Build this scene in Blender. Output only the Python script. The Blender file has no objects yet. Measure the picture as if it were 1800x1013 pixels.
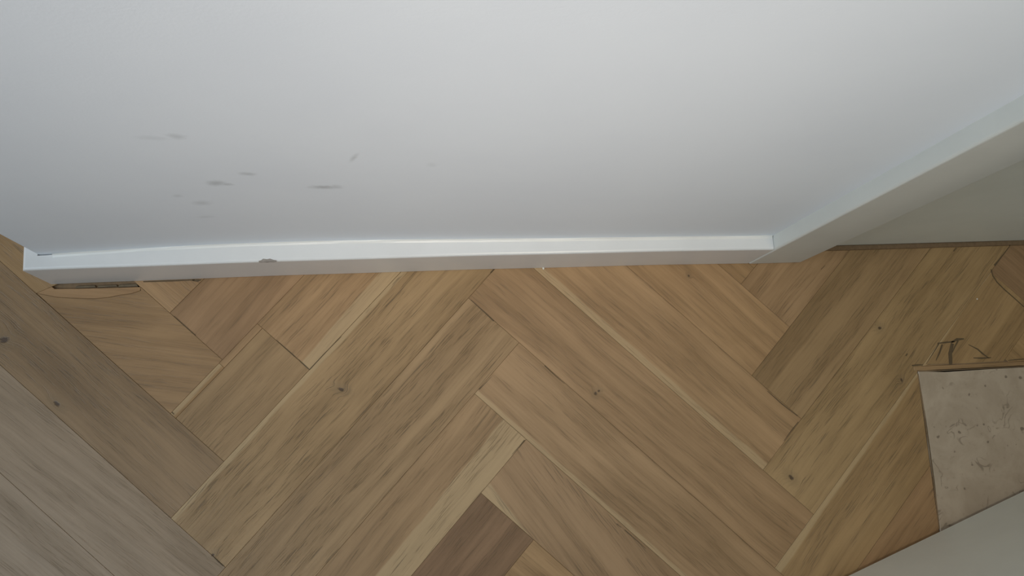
import bpy, bmesh, math, random
from mathutils import Matrix, Vector

random.seed(7)
scene = bpy.context.scene
col = scene.collection

# ------------------------------------------------------------------ camera
F_PX, W_PX, H_PX, CAM_H = 1524.49, 1800.0, 1013.0, 0.886
ROT = ((0.990137421, -0.032746039, 0.136218881),
       (-0.056245299, -0.983415424, 0.172425547),
       (0.128313495, -0.178386658, -0.975558223))       # camera (x right, y down, z ahead) -> world
cam_data = bpy.data.cameras.new('camera')
cam_data.sensor_width = 36.0
cam_data.lens = F_PX / W_PX * 36.0
cam_data.clip_start = 0.02
cam = bpy.data.objects.new('camera', cam_data)
col.objects.link(cam)
m = Matrix.Identity(4)
for r in range(3):
    m[r][0] = ROT[r][0]
    m[r][1] = -ROT[r][1]
    m[r][2] = -ROT[r][2]
m[2][3] = CAM_H
cam.matrix_world = m
scene.camera = cam

# ------------------------------------------------------------------ light
world = bpy.data.worlds.new('world')
scene.world = world
world.use_nodes = True
bg = world.node_tree.nodes['Background']
bg.inputs[0].default_value = (0.94, 0.97, 1.0, 1)
bg.inputs[1].default_value = 0.16


def area_light(name, loc, target, size, power, color, size_y=None):
    d = bpy.data.lights.new(name, 'AREA')
    d.shape = 'RECTANGLE' if size_y else 'DISK'
    d.size = size
    if size_y:
        d.size_y = size_y
    d.energy = power
    d.color = color
    o = bpy.data.objects.new(name, d)
    col.objects.link(o)
    o.location = loc
    o.rotation_euler = (Vector(target) - Vector(loc)).to_track_quat('-Z', 'Y').to_euler()
    return o


def spot_light(name, loc, target, power, color, angle, radius):
    d = bpy.data.lights.new(name, 'SPOT')
    d.energy = power
    d.color = color
    d.spot_size = math.radians(angle)
    d.spot_blend = 1.0
    d.shadow_soft_size = radius
    o = bpy.data.objects.new(name, d)
    col.objects.link(o)
    o.location = loc
    o.rotation_euler = (Vector(target) - Vector(loc)).to_track_quat('-Z', 'Y').to_euler()
    return o


area_light('skylight', (-1.15, -0.80, 2.15), (-0.1, 0.0, 0.1), 1.0, 15, (0.60, 0.83, 1.0), 1.0)
area_light('left_fill_light', (-2.1, -0.12, 1.15), (0.4, 0.0, 0.25), 0.8, 18, (0.88, 0.95, 1.0), 1.2)  # added fill from the left to brighten the casing side, no known window
spot_light('wall_fill_spot', (0.08, -1.15, 2.25), (0.07, 0.19, 0.62), 252, (1.0, 0.92, 0.84), 19, 0.30)  # added spot: bright middle of the wall, falling off to the corners
spot_light('right_fill_spot', (0.55, -0.12, 2.35), (0.40, -0.02, 0.0), 40, (1.0, 0.88, 0.66), 38, 0.15)  # added overhead fill that lifts the floor and doors at right

vs = scene.view_settings
vs.view_transform = 'Standard'
vs.look = 'None'
vs.gamma = 1.0
vs.exposure = 0.0
vs.use_curve_mapping = False

# ------------------------------------------------------------------ helpers


def F(px, py, z=0.0):
    """floor point (x, y) seen at photo pixel (px, py)"""
    v = (px - W_PX / 2, py - H_PX / 2, F_PX)
    d = [sum(ROT[r][c] * v[c] for c in range(3)) for r in range(3)]
    t = (z - CAM_H) / d[2]
    return (t * d[0], t * d[1])


def tag(o, label=None, cat=None, kind=None, group=None):
    if label:
        o['label'] = label
    if cat:
        o['category'] = cat
    if kind:
        o['kind'] = kind
    if group:
        o['group'] = group
    return o


def link(name, verts, faces, mat, parent=None, smooth=False):
    me = bpy.data.meshes.new(name)
    me.from_pydata(verts, [], faces)
    bm = bmesh.new()
    bm.from_mesh(me)
    bmesh.ops.recalc_face_normals(bm, faces=bm.faces)
    bm.to_mesh(me)
    bm.free()
    if smooth:
        for p in me.polygons:
            p.use_smooth = True
    me.materials.append(mat)
    o = bpy.data.objects.new(name, me)
    col.objects.link(o)
    if parent:
        o.parent = parent
    return o


def boxes(name, lst, mat, parent=None, bevel=0.0):
    """one mesh of axis aligned boxes (x0,x1,y0,y1,z0,z1)"""
    bm = bmesh.new()
    for x0, x1, y0, y1, z0, z1 in lst:
        v = [bm.verts.new((x, y, z)) for z in (z0, z1) for y in (y0, y1) for x in (x0, x1)]
        for f in ((0, 2, 3, 1), (4, 5, 7, 6), (0, 1, 5, 4), (2, 6, 7, 3), (0, 4, 6, 2), (1, 3, 7, 5)):
            bm.faces.new([v[i] for i in f])
    bmesh.ops.recalc_face_normals(bm, faces=bm.faces)
    if bevel:
        bmesh.ops.bevel(bm, geom=list(bm.edges), offset=bevel, segments=3, affect='EDGES', profile=0.5)
    me = bpy.data.meshes.new(name)
    bm.to_mesh(me)
    bm.free()
    me.materials.append(mat)
    o = bpy.data.objects.new(name, me)
    col.objects.link(o)
    if parent:
        o.parent = parent
    return o


def area2(p):
    return 0.5 * sum(p[i][0] * p[(i + 1) % len(p)][1] - p[(i + 1) % len(p)][0] * p[i][1] for i in range(len(p)))


def clip(poly, nx, ny, d):
    """keep the side where nx*x + ny*y <= d"""
    out = []
    for i in range(len(poly)):
        p, q = poly[i], poly[(i + 1) % len(poly)]
        a, b = nx * p[0] + ny * p[1] - d, nx * q[0] + ny * q[1] - d
        if a <= 0:
            out.append(p)
        if (a < 0 < b) or (b < 0 < a):
            t = a / (a - b)
            out.append((p[0] + t * (q[0] - p[0]), p[1] + t * (q[1] - p[1])))
    return out


def inset(poly, d):
    """move every side of a polygon (counter-clockwise) inwards by d"""
    n = len(poly)
    out = []
    for i in range(n):
        p0, p1, p2 = poly[i - 1], poly[i], poly[(i + 1) % n]
        e1 = Vector((p1[0] - p0[0], p1[1] - p0[1])).normalized()
        e2 = Vector((p2[0] - p1[0], p2[1] - p1[1])).normalized()
        n1, n2 = Vector((-e1.y, e1.x)), Vector((-e2.y, e2.x))
        b = n1 + n2
        k = max(1.0 + n1.dot(n2), 0.3)
        out.append((p1[0] + b.x * d / k, p1[1] + b.y * d / k))
    return out


def prism_mesh(name, poly, z0, z1, bevel, mat):
    if area2(poly) < 0:
        poly = poly[::-1]
    n = len(poly)
    v = [(x, y, z0) for x, y in poly]
    v += [(x, y, z1 - bevel) for x, y in poly]
    v += [(x, y, z1) for x, y in inset(poly, bevel)]
    f = [tuple(range(n))[::-1], tuple(range(2 * n, 3 * n))]
    for i in range(n):
        j = (i + 1) % n
        f.append((i, j, n + j, n + i))
        f.append((n + i, n + j, 2 * n + j, 2 * n + i))
    me = bpy.data.meshes.new(name)
    me.from_pydata(v, [], f)
    me.materials.append(mat)
    return me


# ------------------------------------------------------------------ materials


class NT:
    def __init__(self, name):
        self.mat = bpy.data.materials.new(name)
        self.mat.use_nodes = True
        self.t = self.mat.node_tree
        self.t.nodes.clear()
        self.out = self.n('ShaderNodeOutputMaterial')
        self.b = self.n('ShaderNodeBsdfPrincipled')
        self.l(self.b.outputs[0], self.out.inputs[0])

    def n(self, kind, **kw):
        x = self.t.nodes.new(kind)
        for k, v in kw.items():
            setattr(x, k, v)
        return x

    def l(self, a, b):
        self.t.links.new(a, b)

    def put(self, sock, v):
        if hasattr(v, 'node'):
            self.l(v, sock)
        else:
            sock.default_value = v

    def math(self, op, a, b=0.0, c=0.0, clamp=False):
        x = self.n('ShaderNodeMath', operation=op, use_clamp=clamp)
        self.put(x.inputs[0], a)
        self.put(x.inputs[1], b)
        self.put(x.inputs[2], c)
        return x.outputs[0]

    def xyz(self, x, y, z=0.0):
        c = self.n('ShaderNodeCombineXYZ')
        self.put(c.inputs[0], x)
        self.put(c.inputs[1], y)
        self.put(c.inputs[2], z)
        return c.outputs[0]

    def sep(self, v):
        s = self.n('ShaderNodeSeparateXYZ')
        self.l(v, s.inputs[0])
        return s.outputs

    def noise(self, vec, scale=1.0, detail=3.0, rough=0.5, dist=0.0):
        x = self.n('ShaderNodeTexNoise')
        self.l(vec, x.inputs['Vector'])
        x.inputs['Scale'].default_value = scale
        x.inputs['Detail'].default_value = detail
        x.inputs['Roughness'].default_value = rough
        x.inputs['Distortion'].default_value = dist
        return x.outputs[0]

    def step(self, v, lo, hi):
        x = self.n('ShaderNodeMapRange', interpolation_type='SMOOTHSTEP')
        self.put(x.inputs[0], v)
        self.put(x.inputs[1], lo)
        self.put(x.inputs[2], hi)
        return x.outputs[0]

    def mix(self, fac, a, b, mode='MIX'):
        x = self.n('ShaderNodeMix', data_type='RGBA', blend_type=mode)
        self.put(x.inputs[0], fac)
        self.put(x.inputs[6], a)
        self.put(x.inputs[7], b)
        return x.outputs[2]

    def bump(self, h, strength, dist):
        x = self.n('ShaderNodeBump')
        x.inputs['Strength'].default_value = strength
        x.inputs['Distance'].default_value = dist
        self.l(h, x.inputs['Height'])
        self.l(x.outputs[0], self.b.inputs['Normal'])


def rgb(r, g, b):
    return (r, g, b, 1.0)


KNOTS = [  # x, y, half length, half width, angle
    (-0.3716, 0.1227, 0.0045, 0.0032, 0.3), (-0.3221, 0.0587, 0.0036, 0.0018, -0.8),
    (-0.0542, 0.0593, 0.0036, 0.0016, -0.45), (0.2050, 0.0428, 0.0020, 0.0016, 1.2),
    (0.2085, 0.0450, 0.0014, 0.0011, 0.6), (0.5290, 0.0983, 0.0022, 0.0018, 0.5),
    (0.4078, -0.0554, 0.0034, 0.0020, -0.9), (0.5463, 0.0406, 0.0013, 0.0019, 0.0),
    (-0.1776, -0.0915, 0.0016, 0.0011, 0.8), (0.3169, 0.1636, 0.0010, 0.0014, 0.2),
]


def oak_material():
    t = NT('oak')
    pos = t.sep(t.n('ShaderNodeNewGeometry').outputs['Position'])
    oc = t.sep(t.n('ShaderNodeTexCoord').outputs['Object'])
    at = lambda nm: t.n('ShaderNodeAttribute', attribute_type='OBJECT', attribute_name=nm).outputs['Fac']
    seed = at('seed')
    x, y = oc[0], oc[1]
    # grain swerves round the knots and wanders along the board
    knot = None
    halo = None
    for kx, ky, a, b, ang in KNOTS:
        dx, dy = t.math('SUBTRACT', pos[0], kx), t.math('SUBTRACT', pos[1], ky)
        ca, sa = math.cos(ang), math.sin(ang)
        u = t.math('ADD', t.math('MULTIPLY', dx, ca / a), t.math('MULTIPLY', dy, sa / a))
        v = t.math('ADD', t.math('MULTIPLY', dx, -sa / b), t.math('MULTIPLY', dy, ca / b))
        r = t.math('SQRT', t.math('ADD', t.math('MULTIPLY', u, u), t.math('MULTIPLY', v, v)))
        knot = r if knot is None else t.math('MINIMUM', knot, r)
    wig = t.noise(t.xyz(t.math('MULTIPLY', pos[0], 420), t.math('MULTIPLY', pos[1], 420)), 1, 2)
    knotr = t.math('ADD', knot, t.math('MULTIPLY', t.math('SUBTRACT', wig, 0.5), 1.5))
    kmask = t.math('SUBTRACT', 1.0, t.step(knotr, 0.5, 1.25))
    halo = t.math('SUBTRACT', 1.0, t.step(knotr, 1.0, 5.0))
    wander = t.noise(t.xyz(t.math('MULTIPLY_ADD', x, 7.0, seed), t.math('MULTIPLY', y, 18.0), seed), 1, 2)
    y2 = t.math('ADD', y, t.math('MULTIPLY', t.math('SUBTRACT', wander, 0.5), 0.009))
    y2 = t.math('ADD', y2, t.math('MULTIPLY', halo, 0.0035))
    n_fine = t.noise(t.xyz(t.math('MULTIPLY_ADD', x, 9, seed), t.math('MULTIPLY', y2, 360), seed), 1, 4, 0.6)
    n_mid = t.noise(t.xyz(t.math('MULTIPLY_ADD', x, 6, seed), t.math('MULTIPLY', y2, 85), seed), 1, 3, 0.55)
    n_broad = t.noise(t.xyz(t.math('MULTIPLY_ADD', x, 4, seed), t.math('MULTIPLY', y2, 26), seed), 1, 3, 0.55, 0.4)
    blotch = t.noise(t.xyz(t.math('MULTIPLY_ADD', x, 13, seed), t.math('MULTIPLY', y, 30), seed), 1, 3, 0.6, 0.7)
    pore_n = t.noise(t.xyz(t.math('MULTIPLY_ADD', x, 42, seed), t.math('MULTIPLY', y2, 1100), seed), 1, 2, 0.5)
    pore = t.math('MULTIPLY', t.step(pore_n, 0.54, 0.68), t.step(n_mid, 0.36, 0.60))
    pore = t.math('MULTIPLY', pore, at('pore'))
    streak = t.math('MULTIPLY', t.step(n_fine, 0.58, 0.74), t.step(n_broad, 0.42, 0.62))
    v = t.math('MULTIPLY_ADD', n_fine, 0.30, t.math('MULTIPLY', n_mid, 0.45))
    v = t.math('ADD', v, t.math('MULTIPLY', n_broad, 0.40))
    v = t.math('ADD', v, t.math('MULTIPLY', blotch, 0.25))
    fac = t.step(v, 0.46, 0.94)
    base = t.mix(fac, rgb(0.425, 0.258, 0.128), rgb(0.262, 0.150, 0.066))
    # pale sapwood along an edge of some boards
    yw = t.math('ADD', y, t.math('MULTIPLY', t.math('SUBTRACT', t.noise(t.xyz(t.math('MULTIPLY_ADD', x, 14, seed), 0.0, 0.0), 1, 3), 0.5), 0.006))
    lo, hi = at('sap_low'), at('sap_high')
    s1 = t.math('SUBTRACT', 1.0, t.step(yw, t.math('SUBTRACT', lo, 0.0012), t.math('ADD', lo, 0.0012)))
    s2 = t.step(yw, t.math('SUBTRACT', hi, 0.0012), t.math('ADD', hi, 0.0012))
    sap = t.math('MULTIPLY', t.math('MAXIMUM', s1, s2), 0.62)
    sapcol = t.mix(n_fine, rgb(0.52, 0.37, 0.20), rgb(0.43, 0.295, 0.155))
    tint = t.n('ShaderNodeObjectInfo').outputs['Color']
    base = t.mix(1.0, base, tint, 'MULTIPLY')
    base = t.mix(sap, base, sapcol)
    base = t.mix(t.math('MULTIPLY', streak, 0.46), base, rgb(0.165, 0.105, 0.053))
    base = t.mix(t.math('MULTIPLY', pore, 0.66), base, rgb(0.115, 0.072, 0.036))
    base = t.mix(t.math('MULTIPLY', halo, 0.35), base, rgb(0.19, 0.125, 0.062))
    base = t.mix(t.math('MULTIPLY', kmask, 0.9), base, rgb(0.065, 0.035, 0.018))
    t.l(base, t.b.inputs['Base Color'])
    t.put(t.b.inputs['Roughness'], t.math('MULTIPLY_ADD', n_mid, 0.18, 0.37))
    t.b.inputs['Specular IOR Level'].default_value = 0.45
    h = t.math('SUBTRACT', t.math('MULTIPLY', n_fine, 0.4), t.math('ADD', pore, kmask))
    t.bump(h, 0.35, 0.0006)
    return t.mat


SCUFFS = [  # x, z, half length, half height, tilt, strength
    (-0.1234, 0.2629, 0.0070, 0.0050, -0.3, 0.50), (-0.1165, 0.2595, 0.0050, 0.0024, -0.4, 0.40),
    (-0.0483, 0.2472, 0.0120, 0.0034, -0.10, 0.55), (-0.0400, 0.2475, 0.0060, 0.0040, 0.0, 0.35),
    (-0.0982, 0.2830, 0.0062, 0.0030, -0.35, 0.40), (-0.0231, 0.3158, 0.0022, 0.0065, -0.3, 0.38),
    (-0.1274, 0.3612, 0.0065, 0.0035, -0.6, 0.30), (-0.1440, 0.2120, 0.0080, 0.0050, 0.1, 0.28),
    (-0.1570, 0.2330, 0.0040, 0.0030, 0.0, 0.22), (-0.1500, 0.1700, 0.0080, 0.0030, 0.1, 0.16),
    (0.0300, 0.3000, 0.004, 0.004, 0.0, 0.12), (-0.142, 0.3590, 0.010, 0.003, -0.2, 0.15),
]


def wall_material():
    t = NT('matt_white_wall_paint')
    pos = t.sep(t.n('ShaderNodeNewGeometry').outputs['Position'])
    vec = t.xyz(pos[0], pos[1], pos[2])
    n1 = t.noise(vec, 7, 4, 0.55)
    base = t.mix(t.step(n1, 0.3, 0.75), rgb(0.765, 0.80, 0.84), rgb(0.735, 0.77, 0.815))
    ragged = t.noise(vec, 190, 3, 0.6)
    total = None
    for x, z, a, b, ang, s in SCUFFS:
        a, b = a * 0.8, b * 1.15
        dx, dz = t.math('SUBTRACT', pos[0], x), t.math('SUBTRACT', pos[2], z)
        ca, sa = math.cos(ang), math.sin(ang)
        u = t.math('ADD', t.math('MULTIPLY', dx, ca / a), t.math('MULTIPLY', dz, sa / a))
        v = t.math('ADD', t.math('MULTIPLY', dx, -sa / b), t.math('MULTIPLY', dz, ca / b))
        r = t.math('SQRT', t.math('ADD', t.math('MULTIPLY', u, u), t.math('MULTIPLY', v, v)))
        r = t.math('ADD', r, t.math('MULTIPLY', t.math('SUBTRACT', ragged, 0.5), 1.1))
        k = t.math('MULTIPLY', t.math('SUBTRACT', 1.0, t.step(r, 0.0, 1.7)), s * 0.85)
        total = k if total is None else t.math('MAXIMUM', total, k)
    base = t.mix(total, base, rgb(0.22, 0.23, 0.23))
    t.l(base, t.b.inputs['Base Color'])
    t.b.inputs['Roughness'].default_value = 0.62
    t.b.inputs['Specular IOR Level'].default_value = 0.3
    t.bump(t.noise(vec, 420, 3, 0.6), 0.12, 0.0006)
    return t.mat


def paint_material(name, c, rough, bump=0.06):
    t = NT(name)
    pos = t.n('ShaderNodeNewGeometry').outputs['Position']
    n1 = t.noise(pos, 16, 4, 0.6)
    dark = tuple(v * 0.955 for v in c)
    t.l(t.mix(t.step(n1, 0.35, 0.75), rgb(*c), rgb(*dark)), t.b.inputs['Base Color'])
    t.b.inputs['Roughness'].default_value = rough
    t.b.inputs['Specular IOR Level'].default_value = 0.5
    t.bump(t.noise(pos, 150, 3, 0.55), bump, 0.0015)
    return t.mat


def plain_material(name, c, rough, var=0.3, scale=300):
    t = NT(name)
    pos = t.n('ShaderNodeNewGeometry').outputs['Position']
    n1 = t.noise(pos, scale, 3, 0.6)
    t.l(t.mix(n1, rgb(*[v * (1 + var) for v in c]), rgb(*[v * (1 - var) for v in c])), t.b.inputs['Base Color'])
    t.b.inputs['Roughness'].default_value = rough
    return t.mat


def stone_material():
    t = NT('flecked_stone')
    pos = t.n('ShaderNodeNewGeometry').outputs['Position']
    n1 = t.noise(pos, 26, 4, 0.6, 0.6)
    n2 = t.noise(pos, 170, 4, 0.6)
    base = t.mix(t.step(n1, 0.3, 0.7), rgb(0.455, 0.355, 0.258), rgb(0.375, 0.285, 0.20))
    base = t.mix(t.math('MULTIPLY', t.step(n2, 0.55, 0.75), 0.30), base, rgb(0.27, 0.205, 0.14))
    # short curled veins: thin level lines of a noise, kept only in places
    n3 = t.noise(pos, 42, 2, 0.5, 1.2)
    vein = t.math('SUBTRACT', 1.0, t.step(t.math('ABSOLUTE', t.math('SUBTRACT', n3, 0.5)), 0.006, 0.03))
    keep = t.step(t.noise(pos, 34, 1, 0.5), 0.56, 0.66)
    base = t.mix(t.math('MULTIPLY', t.math('MULTIPLY', vein, keep), 0.5), base, rgb(0.115, 0.08, 0.05))
    spot = t.step(t.noise(pos, 120, 1, 0.4), 0.70, 0.76)
    base = t.mix(t.math('MULTIPLY', spot, 0.7), base, rgb(0.11, 0.075, 0.05))
    t.l(base, t.b.inputs['Base Color'])
    t.b.inputs['Roughness'].default_value = 0.55
    t.bump(n2, 0.15, 0.001)
    return t.mat


OAK = oak_material()
WALL = wall_material()
TRIM = paint_material('cream_gloss_trim_paint', (0.70, 0.69, 0.675), 0.28)
DOORP = paint_material('off_white_door_paint', (0.74, 0.735, 0.66), 0.38)
CASING = paint_material('off_white_casing_paint', (0.61, 0.61, 0.565), 0.33)
SUBFLOOR = plain_material('dark_subfloor', (0.050, 0.036, 0.022), 0.9)
FILLER = plain_material('brown_joint_filler', (0.215, 0.135, 0.07), 0.8)
CRACK = plain_material('dark_crack_filler', (0.105, 0.066, 0.030), 0.75)
STONE = stone_material()
BARE = plain_material('bare_chipped_wood', (0.26, 0.225, 0.195), 0.8)
OLDWOOD = plain_material('old_dark_wood', (0.15, 0.11, 0.065), 0.85, 0.6, 220)
CRUMB = plain_material('plaster_crumb', (0.72, 0.68, 0.60), 0.8, 0.1)
CAULK = paint_material('white_caulk', (0.72, 0.70, 0.66), 0.35)

# ------------------------------------------------------------------ floor
XL, XR, YB, YF = -1.10, 1.36, -0.95, 0.80
floor = boxes('floor', [(XL, XR, YB, YF, -0.05, -0.0120)], SUBFLOOR)
tag(floor, 'oak herringbone parquet floor with pale sapwood streaks and knots', 'floor', 'structure')
zf = -0.0009
boxes('joint_filler', [(XL, 0.565, YB, 0.158, -0.0119, zf), (0.565, XR, 0.052, 0.1840, -0.0119, zf),
                       (0.42, 0.565, 0.158, 0.1840, -0.0119, zf), (XL, -0.345, 0.158, YF, -0.0119, zf),
                       (-0.235, 0.42, 0.158, 0.172, -0.0119, zf),
                       (-0.345, -0.236, 0.158, 0.1855, -0.0119, -0.0030),
                       (0.42, XR, 0.184, 0.2350, -0.0119, -0.0022)], FILLER, floor)

ANG = math.radians(45.905)
BW, BL = 0.07, 0.42
A = Vector((math.cos(ANG), math.sin(ANG)))         # along the boards that run away to the right
B = Vector((math.sin(ANG), -math.cos(ANG)))        # along the boards that come towards the right
M0 = Vector((0.0776, 0.1476))
GAP = 0.00011
SLAB_X, SLAB_Y = 0.5670, 0.0490
BLOCK_Z0 = -0.0117


def board(poly, origin, ang, seed, tint=(1, 1, 1), sap=(-1.0, 9.0), dz=0.0, gap=GAP, bevel=0.0002, name='parquet_block', pore=0.8):
    """a parquet block from a floor polygon; its own x axis runs along the grain"""
    poly = [p for i, p in enumerate(poly) if math.dist(p, poly[i - 1]) > 1e-5]
    if len(poly) < 3 or abs(area2(poly)) < 5e-6:
        return None
    if area2(poly) < 0:
        poly = poly[::-1]
    poly = inset(poly, gap)
    ca, sa = math.cos(ang), math.sin(ang)
    loc = [((px - origin[0]) * ca + (py - origin[1]) * sa, -(px - origin[0]) * sa + (py - origin[1]) * ca) for px, py in poly]
    me = prism_mesh(name, loc, BLOCK_Z0, 0.0, bevel, OAK)
    o = bpy.data.objects.new(name, me)
    col.objects.link(o)
    o.parent = floor
    o.location = (origin[0], origin[1], dz)
    o.rotation_euler = (0, 0, ang)
    o.color = (tint[0], tint[1], tint[2], 1)
    o['seed'] = float(seed)
    o['pore'] = float(pore)
    o['sap_low'] = float(sap[0])
    o['sap_high'] = float(sap[1])
    return o


# look of single blocks: (kind, column, row): tint, sapwood (low edge, high edge), turn of the grain in degrees
LOOK = {
    ('a', 0, -1): ((0.94, 0.97, 0.92), (-1, 0.0655), 0),
    ('a', 0, 0): ((0.90, 0.93, 0.92), (-1, 9), 0),
    ('a', 0, 1): ((0.92, 0.93, 0.92), (0.020, 9), 1.5),
    ('a', 0, 2): ((0.60, 0.55, 0.55), (-1, 9), 1),
    ('a', 0, -3): ((0.93, 0.90, 0.90), (-1, 9), 3),
    ('b', 0, 0): ((0.94, 0.93, 0.92), (-1, 9), 1),
    ('b', 0, 1): ((0.93, 0.93, 0.93), (0.0045, 9), 0),
    ('b', 0, -1): ((1.01, 1.00, 0.98), (0.0075, 9), 0),
    ('b', 0, -2): ((1.06, 1.04, 1.00), (-1, 9), -1),
    ('b', 0, 2): ((0.88, 0.88, 0.90), (0.0125, 9), -11),
    ('b', -1, -1): ((0.74, 0.75, 0.74), (-1, 9), 0),
    ('b', -1, 0): ((0.84, 0.95, 1.18), (-1, 9), 4),  # blue-grey tint holds the glare on the lower left boards
    ('b', -1, 1): ((0.82, 0.93, 1.16), (-1, 9), 2),  # glare put into this tint as well
    ('a', 1, -1): ((0.95, 0.99, 0.92), (-1, 9), 0),
    ('a', 1, -2): ((0.86, 0.88, 0.84), (-1, 9), 0),
    ('a', 1, -3): ((0.97, 0.97, 0.98), (-1, 9), 0),
    ('a', 1, 0): ((0.92, 0.93, 0.84), (-1, 0.0625), 1),
    ('b', 1, 0): ((0.82, 0.80, 0.82), (-1, 9), 0),
}
PORE = {('a', 0, -1): 1.15, ('a', 0, 0): 1.1, ('a', 0, -3): 0.4, ('b', -1, -1): 1.0, ('b', 0, 2): 0.8}
SPECIAL = {('b', -1, -2), ('a', 0, -2)}


def lattice(kind, j, k):
    mm = M0 + j * BL * (A + B) + k * BW * (B - A)
    if kind == 'a':
        org = mm - BL * A + BW * B
        P = [mm, mm + BW * B, org, mm - BL * A]
        return [tuple(p) for p in P], tuple(org), ANG
    P = [mm, mm + BW * A, mm + BW * A + BL * B, mm + BL * B]
    return [tuple(p) for p in P], tuple(mm), ANG - math.pi / 2


for j in range(-4, 4):
    for k in range(-14, 15):
        for kind in 'ab':
            if (kind, j, k) in SPECIAL:
                continue
            poly, org, ang = lattice(kind, j, k)
            cx = sum(p[0] for p in poly) / 4
            cy = sum(p[1] for p in poly) / 4
            if not (-0.85 < cx < 1.15 and -0.72 < cy < 0.62):
                continue
            rnd = random.Random(j * 1000 + k * 10 + (kind == 'a'))
            g = rnd.uniform(0.84, 1.06)
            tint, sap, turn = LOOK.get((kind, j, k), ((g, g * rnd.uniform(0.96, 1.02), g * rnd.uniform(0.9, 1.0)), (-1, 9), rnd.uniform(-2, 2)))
            pieces = []
            if cx > -0.30:
                # in front of the wall: cut off under the skirting or under the door
                poly = clip(poly, 0, 1, 0.1855 if cx < 0.30 else 0.1868)
            else:
                poly = clip(clip(poly, 1, 0, 0.0), 0, 1, YF)
                if all(p[1] > 0.19 for p in poly):
                    poly = clip(poly, 1, 0, -0.3225)
            if len(poly) < 3 or abs(area2(poly)) < 2e-5:
                continue
            inside = clip(clip(poly, -1, 0, -(SLAB_X - 0.0008)), 0, 1, SLAB_Y + 0.0055)
            if len(inside) < 3 or abs(area2(inside)) < 3e-5:
                pieces = [poly]
            else:
                pieces = [clip(poly, 0, -1, -(SLAB_Y + 0.0055)),
                          clip(clip(poly, 1, 0, SLAB_X - 0.0008), 0, 1, SLAB_Y + 0.0055)]
            for n, pc in enumerate(pieces):
                if len(pc) < 3 or abs(area2(pc)) < 2e-5:
                    continue
                pc = clip(clip(pc, 1, 0, XR), -1, 0, -XL)
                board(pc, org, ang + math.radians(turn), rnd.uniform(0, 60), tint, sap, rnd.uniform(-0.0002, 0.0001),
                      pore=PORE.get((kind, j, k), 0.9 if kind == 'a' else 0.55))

# the blocks by the wall that were cut or patched
poly, org, ang = lattice('a', 0, -2)
n_ab = Vector((A.x, A.y))
cut = n_ab.dot(Vector(F(503, 614)))
strip = -Vector((B.x, B.y))
low = clip(poly, A.x, A.y, cut)
edge_hi = strip.dot(Vector(poly[0]))
T_LEN = Vector(A).dot(Vector(poly[3])) + 0.0655
sliver = clip(clip(low, -strip.x, -strip.y, -(edge_hi - 0.0070)), A.x, A.y, T_LEN)
lowA = clip(low, strip.x, strip.y, edge_hi - 0.0070)
lowB = clip(clip(low, -strip.x, -strip.y, -(edge_hi - 0.0070)), -A.x, -A.y, -T_LEN)
board(sliver, org, ang, 3.3, (1.05, 1.02, 0.90), (-1, 0.066), -0.0001, name='parquet_strip')
board(lowA, org, ang, 17.2, (0.90, 0.92, 0.88), (-1, 9), -0.0003)
board(lowB, org, ang, 24.2, (0.97, 0.96, 0.93), (-1, 9), 0.0, gap=0.0001, name='parquet_strip')
board(clip(clip(poly, -A.x, -A.y, -cut), 0, 1, 0.1855), org, ang + math.radians(2), 41.7, (1.02, 1.01, 0.98), (0.007, 9), 0.0003)

poly, org, ang = lattice('b', -1, -2)
e1, e2 = poly[2], poly[3]
up_edge = [p for p in clip(poly, 0, 1, 0.1738) if abs(p[1] - 0.1738) < 1e-6]
U = max(up_edge)
V = F(64, 515.6)
WAVE = [F(100, 522.5), F(135, 524.5), F(165, 525.5), F(190, 523), F(210, 519), F(232, 516), F(247, 511)]
board([e2, e1, U, (-0.2482, 0.1738)] + WAVE[::-1] + [V], org, ang + math.radians(35), 9.4, (0.90, 0.88, 0.82), (-1, 9), -0.0002,
      gap=0.00012, bevel=0.0002, pore=0.5)
board([V] + WAVE + [F(247, 504.5), F(200, 506), F(140, 507.5), F(96, 508), F(91, 504)], org, ang + math.radians(38), 51.0,
      (1.02, 0.98, 0.93), (-1, 9), 0.0, gap=0.0001, bevel=0.0002, name='parquet_strip', pore=0.2)
q = Vector(F(91, 504)) - Vector(V)
nl = Vector((q.y, -q.x))
board(clip(clip(poly, nl.x, nl.y, nl.dot(Vector(V))), 1, 0, -0.3225), org, ang, 12.1, (0.90, 0.90, 0.82), (-1, 9), -0.0002, gap=0.0001)

# thin strips of wood that edge the stone slab
board([(SLAB_X - 0.0045, SLAB_Y + 0.0006), (XR - 0.06, SLAB_Y + 0.0006), (XR - 0.06, SLAB_Y + 0.0053), (SLAB_X - 0.0045, SLAB_Y + 0.0053)],
      (SLAB_X, SLAB_Y), 0.0, 5.0, (0.92, 0.92, 0.90), (-1, 9), 0.0002, name='edge_strip')

# old wood and dirt in the gap below the skirting
for px0, px1, py, wd in ((131, 168, 503.0, 0.0026), (170, 206, 502.4, 0.0022), (207, 246, 501.6, 0.0030)):
    x0, x1 = F(px0, py)[0], F(px1, py)[0]
    yc = 0.1722
    vv = [(x0, yc - wd / 2, 0), (x1, yc - wd / 2 + 0.0004, 0), (x1 - 0.001, yc + wd / 2, 0), (x0 + 0.0012, yc + wd / 2 - 0.0003, 0)]
    me = prism_mesh('old_wood_sliver', [(v[0], v[1]) for v in vv], -0.0118, -0.0010, 0.0004, OLDWOOD)
    o = bpy.data.objects.new('old_wood_sliver', me)
    col.objects.link(o)
    o.parent = floor


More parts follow.
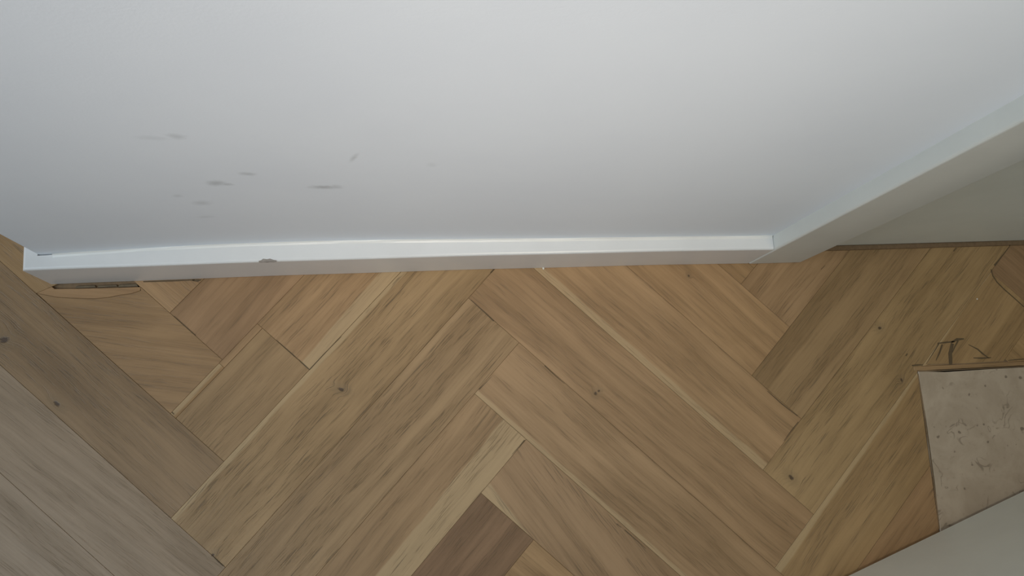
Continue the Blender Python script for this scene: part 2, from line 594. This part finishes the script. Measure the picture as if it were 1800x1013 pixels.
def crack(pts, widths, mat=CRACK, name='crack', z=0.00035):
    """thin ribbon of dark filler lying in a joint, tapering along its length"""
    P = [Vector(F(*p)) for p in pts]
    L_, R_ = [], []
    for i, p in enumerate(P):
        d = (P[min(i + 1, len(P) - 1)] - P[max(i - 1, 0)]).normalized()
        nrm = Vector((-d.y, d.x)) * widths[i] * 0.5
        L_.append(p + nrm)
        R_.append(p - nrm)
    n = len(P)
    v = [(q.x, q.y, z) for q in L_] + [(q.x, q.y, z) for q in R_] + [(q.x, q.y, -0.002) for q in L_] + [(q.x, q.y, -0.002) for q in R_]
    f = []
    for i in range(n - 1):
        f += [(i, i + 1, n + i + 1, n + i), (2 * n + i, 3 * n + i, 3 * n + i + 1, 2 * n + i + 1),
              (i, 2 * n + i, 2 * n + i + 1, i + 1), (n + i, n + i + 1, 3 * n + i + 1, 3 * n + i)]
    f += [(0, n, 3 * n, 2 * n), (n - 1, 3 * n - 1, 4 * n - 1, 2 * n - 1)]
    return link(name, v, f, mat, floor)


mm = 0.001
for pts, ws in (
    ([(306, 556), (328, 576), (344, 590)], (0.3, 0.7, 0.3)),
    ([(486, 598), (512, 621), (527, 634)], (0.4, 0.9, 0.3)),
    ([(525, 632), (535, 642), (544, 650)], (0.5, 1.3, 0.8)),
    ([(544, 650), (570, 622), (600, 592)], (0.8, 0.7, 0.3)),
    ([(828, 528), (850, 548), (868, 565)], (0.4, 0.8, 0.9)),
    ([(842, 685), (852, 675), (864, 662)], (1.0, 0.5, 0.2)),
    ([(957, 643), (975, 660), (992, 675)], (0.8, 0.6, 0.2)),
    ([(922, 774), (912, 786), (900, 799)], (0.9, 0.6, 0.2)),
    ([(1084, 921), (1092, 928)], (0.7, 0.3)),
    ([(1098, 932), (1116, 948), (1135, 965)], (0.9, 0.6, 0.2)),
    ([(1349, 688), (1375, 711), (1402, 732)], (0.5, 1.0, 0.4)),
    ([(1403, 742), (1392, 756), (1378, 775)], (0.6, 0.9, 0.4)),
    ([(302, 725), (306, 729)], (1.0, 0.5)),
    ([(374, 978), (384, 988), (393, 996)], (0.4, 0.9, 0.5)),
    ([(862, 480), (868, 473)], (1.0, 0.8)),
    ([(252, 495.5), (300, 494), (342, 492.3)], (1.0, 1.4, 0.9)),
    ([(338, 493.2), (347, 493.4), (354, 492.2)], (1.2, 2.6, 0.6)),
    # dark marks round the corner of the slab
    ([(1603, 643), (1612, 642), (1622, 641.5)], (1.4, 1.7, 0.8)),
    ([(1628, 640), (1642, 618), (1650, 605)], (0.3, 0.8, 1.2)),
    ([(1648, 604), (1664, 602), (1678, 601)], (1.3, 1.8, 1.2)),
    ([(1672, 602), (1682, 597), (1694, 596)], (1.4, 3.0, 1.4)),
    ([(1656, 606), (1651, 621), (1645, 634)], (1.6, 1.8, 0.6)),
    ([(1674, 604), (1670, 622), (1671, 641)], (3.6, 4.4, 3.8)),
    ([(1684, 599), (1678, 610), (1674, 620)], (1.6, 1.4, 0.7)),
    ([(1702, 606), (1718, 614), (1727, 622), (1738, 630)], (0.5, 1.4, 1.8, 0.6)),
    ([(1711, 629.5), (1726, 630), (1742, 629)], (0.9, 1.8, 0.8)),
    ([(1772, 634), (1786, 632.5), (1800, 631.5)], (0.6, 1.2, 1.0)),
    ([(1742, 474), (1745, 485), (1752, 496), (1765, 509)], (1.2, 1.2, 1.3, 1.2)),
    ([(1765, 509), (1780, 522), (1800, 540)], (1.2, 1.1, 0.9)),
    ([(1776, 431), (1764, 447), (1748, 467)], (0.8, 1.0, 2.2)),
    ([(1592, 626), (1595, 622)], (1.3, 0.7)),
    ([(1676, 442), (1681, 436)], (0.8, 1.0)),
    ([(1450, 467), (1443, 474)], (0.3, 0.2)),
):
    crack(pts, [w_ * mm for w_ in ws])
# brown smears of old glue along the slab
for pts, ws in (
    ([(1613.5, 658), (1620.5, 700), (1627.5, 745), (1634, 790), (1642, 850), (1651, 930)], (1.0, 1.4, 1.5, 1.1, 1.4, 1.2)),
    ([(1612, 652), (1660, 653), (1740, 648), (1800, 645)], (1.2, 1.8, 1.4, 1.2)),
    ([(1630, 641), (1690, 640), (1770, 635)], (0.9, 1.2, 0.6)),
):
    crack(pts, [w_ * mm for w_ in ws], FILLER, 'glue_line', 0.0002)

# ------------------------------------------------------------------ stone slab
slab_poly = [(SLAB_X, SLAB_Y), (SLAB_X, -0.80), (XR - 0.06, -0.80), (XR - 0.06, SLAB_Y)]
me = prism_mesh('stone_slab', slab_poly, BLOCK_Z0, 0.0002, 0.0008, STONE)
slab = bpy.data.objects.new('stone_slab', me)
col.objects.link(slab)
tag(slab, 'grey-brown flecked slab let into the parquet beside the white door leaf', 'slab')

# ------------------------------------------------------------------ back wall
WX0, WX1 = -0.3170, 0.3900
WALL_H = 2.50
Z_B = 0.0009
BOW = [(-0.317, 0.1890), (-0.2324, 0.1930), (-0.1514, 0.1950), (-0.068, 0.1957), (-0.0255, 0.1955),
       (0.0613, 0.1940), (0.1734, 0.1922), (0.3371, 0.1901), (0.390, 0.1893)]


def wall_y(x, z=0.07):
    x = min(max(x, WX0), WX1)
    for (x0, y0), (x1, y1) in zip(BOW, BOW[1:]):
        if x0 <= x <= x1:
            y = y0 + (y1 - y0) * (x - x0) / (x1 - x0)
            break
    k = max(0.0, 1.0 - max(0.0, z - 0.07) / 0.9)
    return 0.1895 + (y - 0.1895) * k


nx, zs = 60, [Z_B, 0.02, 0.05, 0.08, 0.12, 0.18, 0.25, 0.35, 0.5, 0.7, 1.0, 1.4, 1.9, WALL_H]
BACK = 0.29
verts, faces = [], []
xs = [WX0 + (WX1 - WX0) * i / nx for i in range(nx + 1)]
sm = {}
for i, x in enumerate(xs):          # smooth the bow
    sm[i] = lambda z, i=i: sum(wall_y(xs[min(max(i + d, 0), nx)], z) for d in range(-4, 5)) / 9
for z in zs:
    for i, x in enumerate(xs):
        verts.append((x, sm[i](z), z))
for r in range(len(zs) - 1):
    for i in range(nx):
        a = r * (nx + 1) + i
        faces.append((a, a + 1, a + nx + 2, a + nx + 1))
n0 = len(verts)
for z in zs:
    verts += [(WX0, BACK, z), (WX1, BACK, z)]
last = len(zs) - 1
for r in range(last):
    a, b = r * (nx + 1), (r + 1) * (nx + 1)
    c, d = n0 + 2 * r, n0 + 2 * r + 2
    faces += [(a, b, d, c), (a + nx, c + 1, d + 1, b + nx), (c, d, d + 1, c + 1)]
faces.append(tuple(range(nx + 1)) + (n0 + 1, n0))
faces.append(tuple(last * (nx + 1) + i for i in range(nx + 1)) + (n0 + 2 * last + 1, n0 + 2 * last))
wall = link('wall_back', verts, faces, WALL)
tag(wall, 'matt white plastered wall with faint grey scuff marks above the skirting', 'wall', 'structure')

# ------------------------------------------------------------------ baseboard, wrapped round the free corner of the wall
BB_H, BX0, BX1 = 0.0690, -0.3305, 0.3842


def bb_front(x):
    u = (x - BX0) / (BX1 - BX0)
    return 0.1752 + 0.0022 * math.sin(math.pi * u) ** 0.8 + 0.00015 * math.sin(23 * u + 1)


prof = [(0.0, Z_B), (0.0, BB_H - 0.0024), (0.0004, BB_H - 0.0010), (0.0013, BB_H - 0.0002), (0.0024, BB_H)]
stations = []
for yy in (BACK, 0.24, 0.20):
    stations.append((BX0, yy, 1, 0, 0.0125))
stations.append((BX0, bb_front(BX0), 1, 1, 0.0125))
CHIP0, CHIP1 = -0.1231, -0.1080
xsb = [BX0 + (BX1 - BX0) * i / 72 for i in range(1, 73)]
for x in xsb:
    stations.append((x, bb_front(x), 0, 1, wall_y(x) - 0.0004 - bb_front(x)))
verts, faces = [], []
P = len(prof) + 2
for x, y, ix, iy, th in stations:
    for d, z in prof + [(th, BB_H - 0.0002), (th, Z_B)]:
        verts.append((x + ix * d, y + iy * d, z))
for s in range(len(stations) - 1):
    for p in range(P):
        a, b = s * P + p, s * P + (p + 1) % P
        faces.append((a, b, b + P, a + P))
faces.append(tuple(range(P)))
faces.append(tuple((len(stations) - 1) * P + p for p in range(P))[::-1])
bb = link('baseboard_back', verts, faces, TRIM)
tag(bb, 'low cream painted skirting board along the foot of the white wall', 'baseboard', 'structure')

# chipped paint on its upper edge
cy_ = bb_front(-0.116)
cp = [(-0.1232, 0.0, 0.0004), (-0.1212, 0.0006, 0.0009), (-0.1192, 0.0021, 0.0004), (-0.1158, 0.0015, 0.0016),
      (-0.1130, 0.0020, 0.0006), (-0.1098, 0.0007, 0.0012), (-0.1072, 0.0, 0.0004)]
v = [(x, cy_ - 0.0003, BB_H - 0.0012 - e) for x, d, e in cp]
v += [(x, cy_ + 0.0000, BB_H - 0.0006) for x, d, e in cp]
v += [(x, cy_ + 0.0006 + 0.3 * d, BB_H + 0.00015) for x, d, e in cp]
v += [(x, cy_ + 0.0007 + d, BB_H + 0.0002) for x, d, e in cp]
v += [(x, cy_ + 0.004, BB_H - 0.004) for x, d, e in cp]
n = len(cp)
f = []
for i in range(n - 1):
    for r in range(5):
        q_ = (r + 1) % 5
        f.append((r * n + i, r * n + i + 1, q_ * n + i + 1, q_ * n + i))
f += [tuple(r * n for r in range(5)), tuple(r * n + n - 1 for r in range(5))[::-1]]
chip = link('paint_chip', v, f, BARE, bb)
chip['label'] = 'bare spot of chipped paint'
# bead of caulk between skirting and wall
v, f = [], []
for i, x in enumerate([WX0 + 0.012 + (BX1 - WX0 - 0.0125) * k / 50 for k in range(51)]):
    y = wall_y(x)
    hgt = 0.0016 + 0.0009 * math.sin(i * 0.7) * math.sin(i * 0.23)
    v += [(x, y - 0.0030, BB_H - 0.0001), (x, y - 0.0012, BB_H + hgt * 0.35), (x, y + 0.0001, BB_H + hgt), (x, y + 0.0008, BB_H - 0.0006)]
for s in range(50):
    for p in range(4):
        a, b = s * 4 + p, s * 4 + (p + 1) % 4
        f.append((a, b, b + 4, a + 4))
f += [(0, 1, 2, 3), (200, 203, 202, 201)]
link('caulk_bead', v, f, CAULK, bb, smooth=False)

# ------------------------------------------------------------------ door frame and doors
CX0, CX1, CY = 0.3845, 0.4456, 0.1742
DOOR_W = 0.83
RX0 = CX1 + DOOR_W


def casing(name, x0, x1, z0, z1, label):
    o = boxes(name, [(x0, x1, CY, 0.235, z0, z1)], CASING, None, 0.0022)
    return tag(o, label, 'door casing', 'structure')


casing('trim_1', CX0, CX1, Z_B, 2.0995, 'upright cream door casing post where the skirting board ends')
casing('trim_2', RX0, RX0 + 0.061, Z_B, 2.0995, 'cream door casing post on the far side of the closed door')
casing('trim_3', CX0, RX0 + 0.061, 2.10, 2.16, 'cream door casing head above the closed door')
door1 = boxes('door_1', [(CX1 + 0.0015, RX0 - 0.0015, 0.1910, 0.2310, 0.0065, 2.098)], DOORP, None, 0.0012)
tag(door1, 'closed off-white door set back in its casing right of the skirting', 'door', 'structure')

# open leaf across the lower right corner: stands over the slab, hinged away to the right
P0, P1 = Vector((0.4543, -0.1570)), Vector((0.6649, -0.0852))
u = (P1 - P0).normalized()
nrm = Vector((u.y, -u.x))                 # away from the camera's foot
q0 = P0 - u * 0.06
q1 = q0 + u * 1.00
poly = [tuple(q0), tuple(q0 + nrm * 0.040), tuple(q1 + nrm * 0.040), tuple(q1)]
me = prism_mesh('door_2', poly, 0.0075, 2.05, 0.0012, DOORP)
door2 = bpy.data.objects.new('door_2', me)
col.objects.link(door2)
tag(door2, 'plain off-white door leaf standing open across the slab, lower right corner', 'door', 'structure')

# ------------------------------------------------------------------ crumbs on the floor


def crumb(px, py, r, label):
    bm = bmesh.new()
    bmesh.ops.create_icosphere(bm, subdivisions=2, radius=r)
    rr = random.Random(px)
    for vv in bm.verts:
        vv.co *= rr.uniform(0.75, 1.1)
        vv.co.z = max(vv.co.z * 0.8, -r * 0.55)
    me = bpy.data.meshes.new('plaster_crumb')
    bm.to_mesh(me)
    bm.free()
    me.materials.append(CRUMB)
    o = bpy.data.objects.new('plaster_crumb', me)
    col.objects.link(o)
    x, y = F(px, py)
    o.location = (x, y, r * 0.55 + 0.0002)
    tag(o, label, 'crumb')


crumb(955, 472.5, 0.0013, 'tiny white plaster crumb on the parquet against the middle of the skirting')
crumb(1717, 526, 0.0009, 'tiny pale crumb on the parquet in front of the closed door')
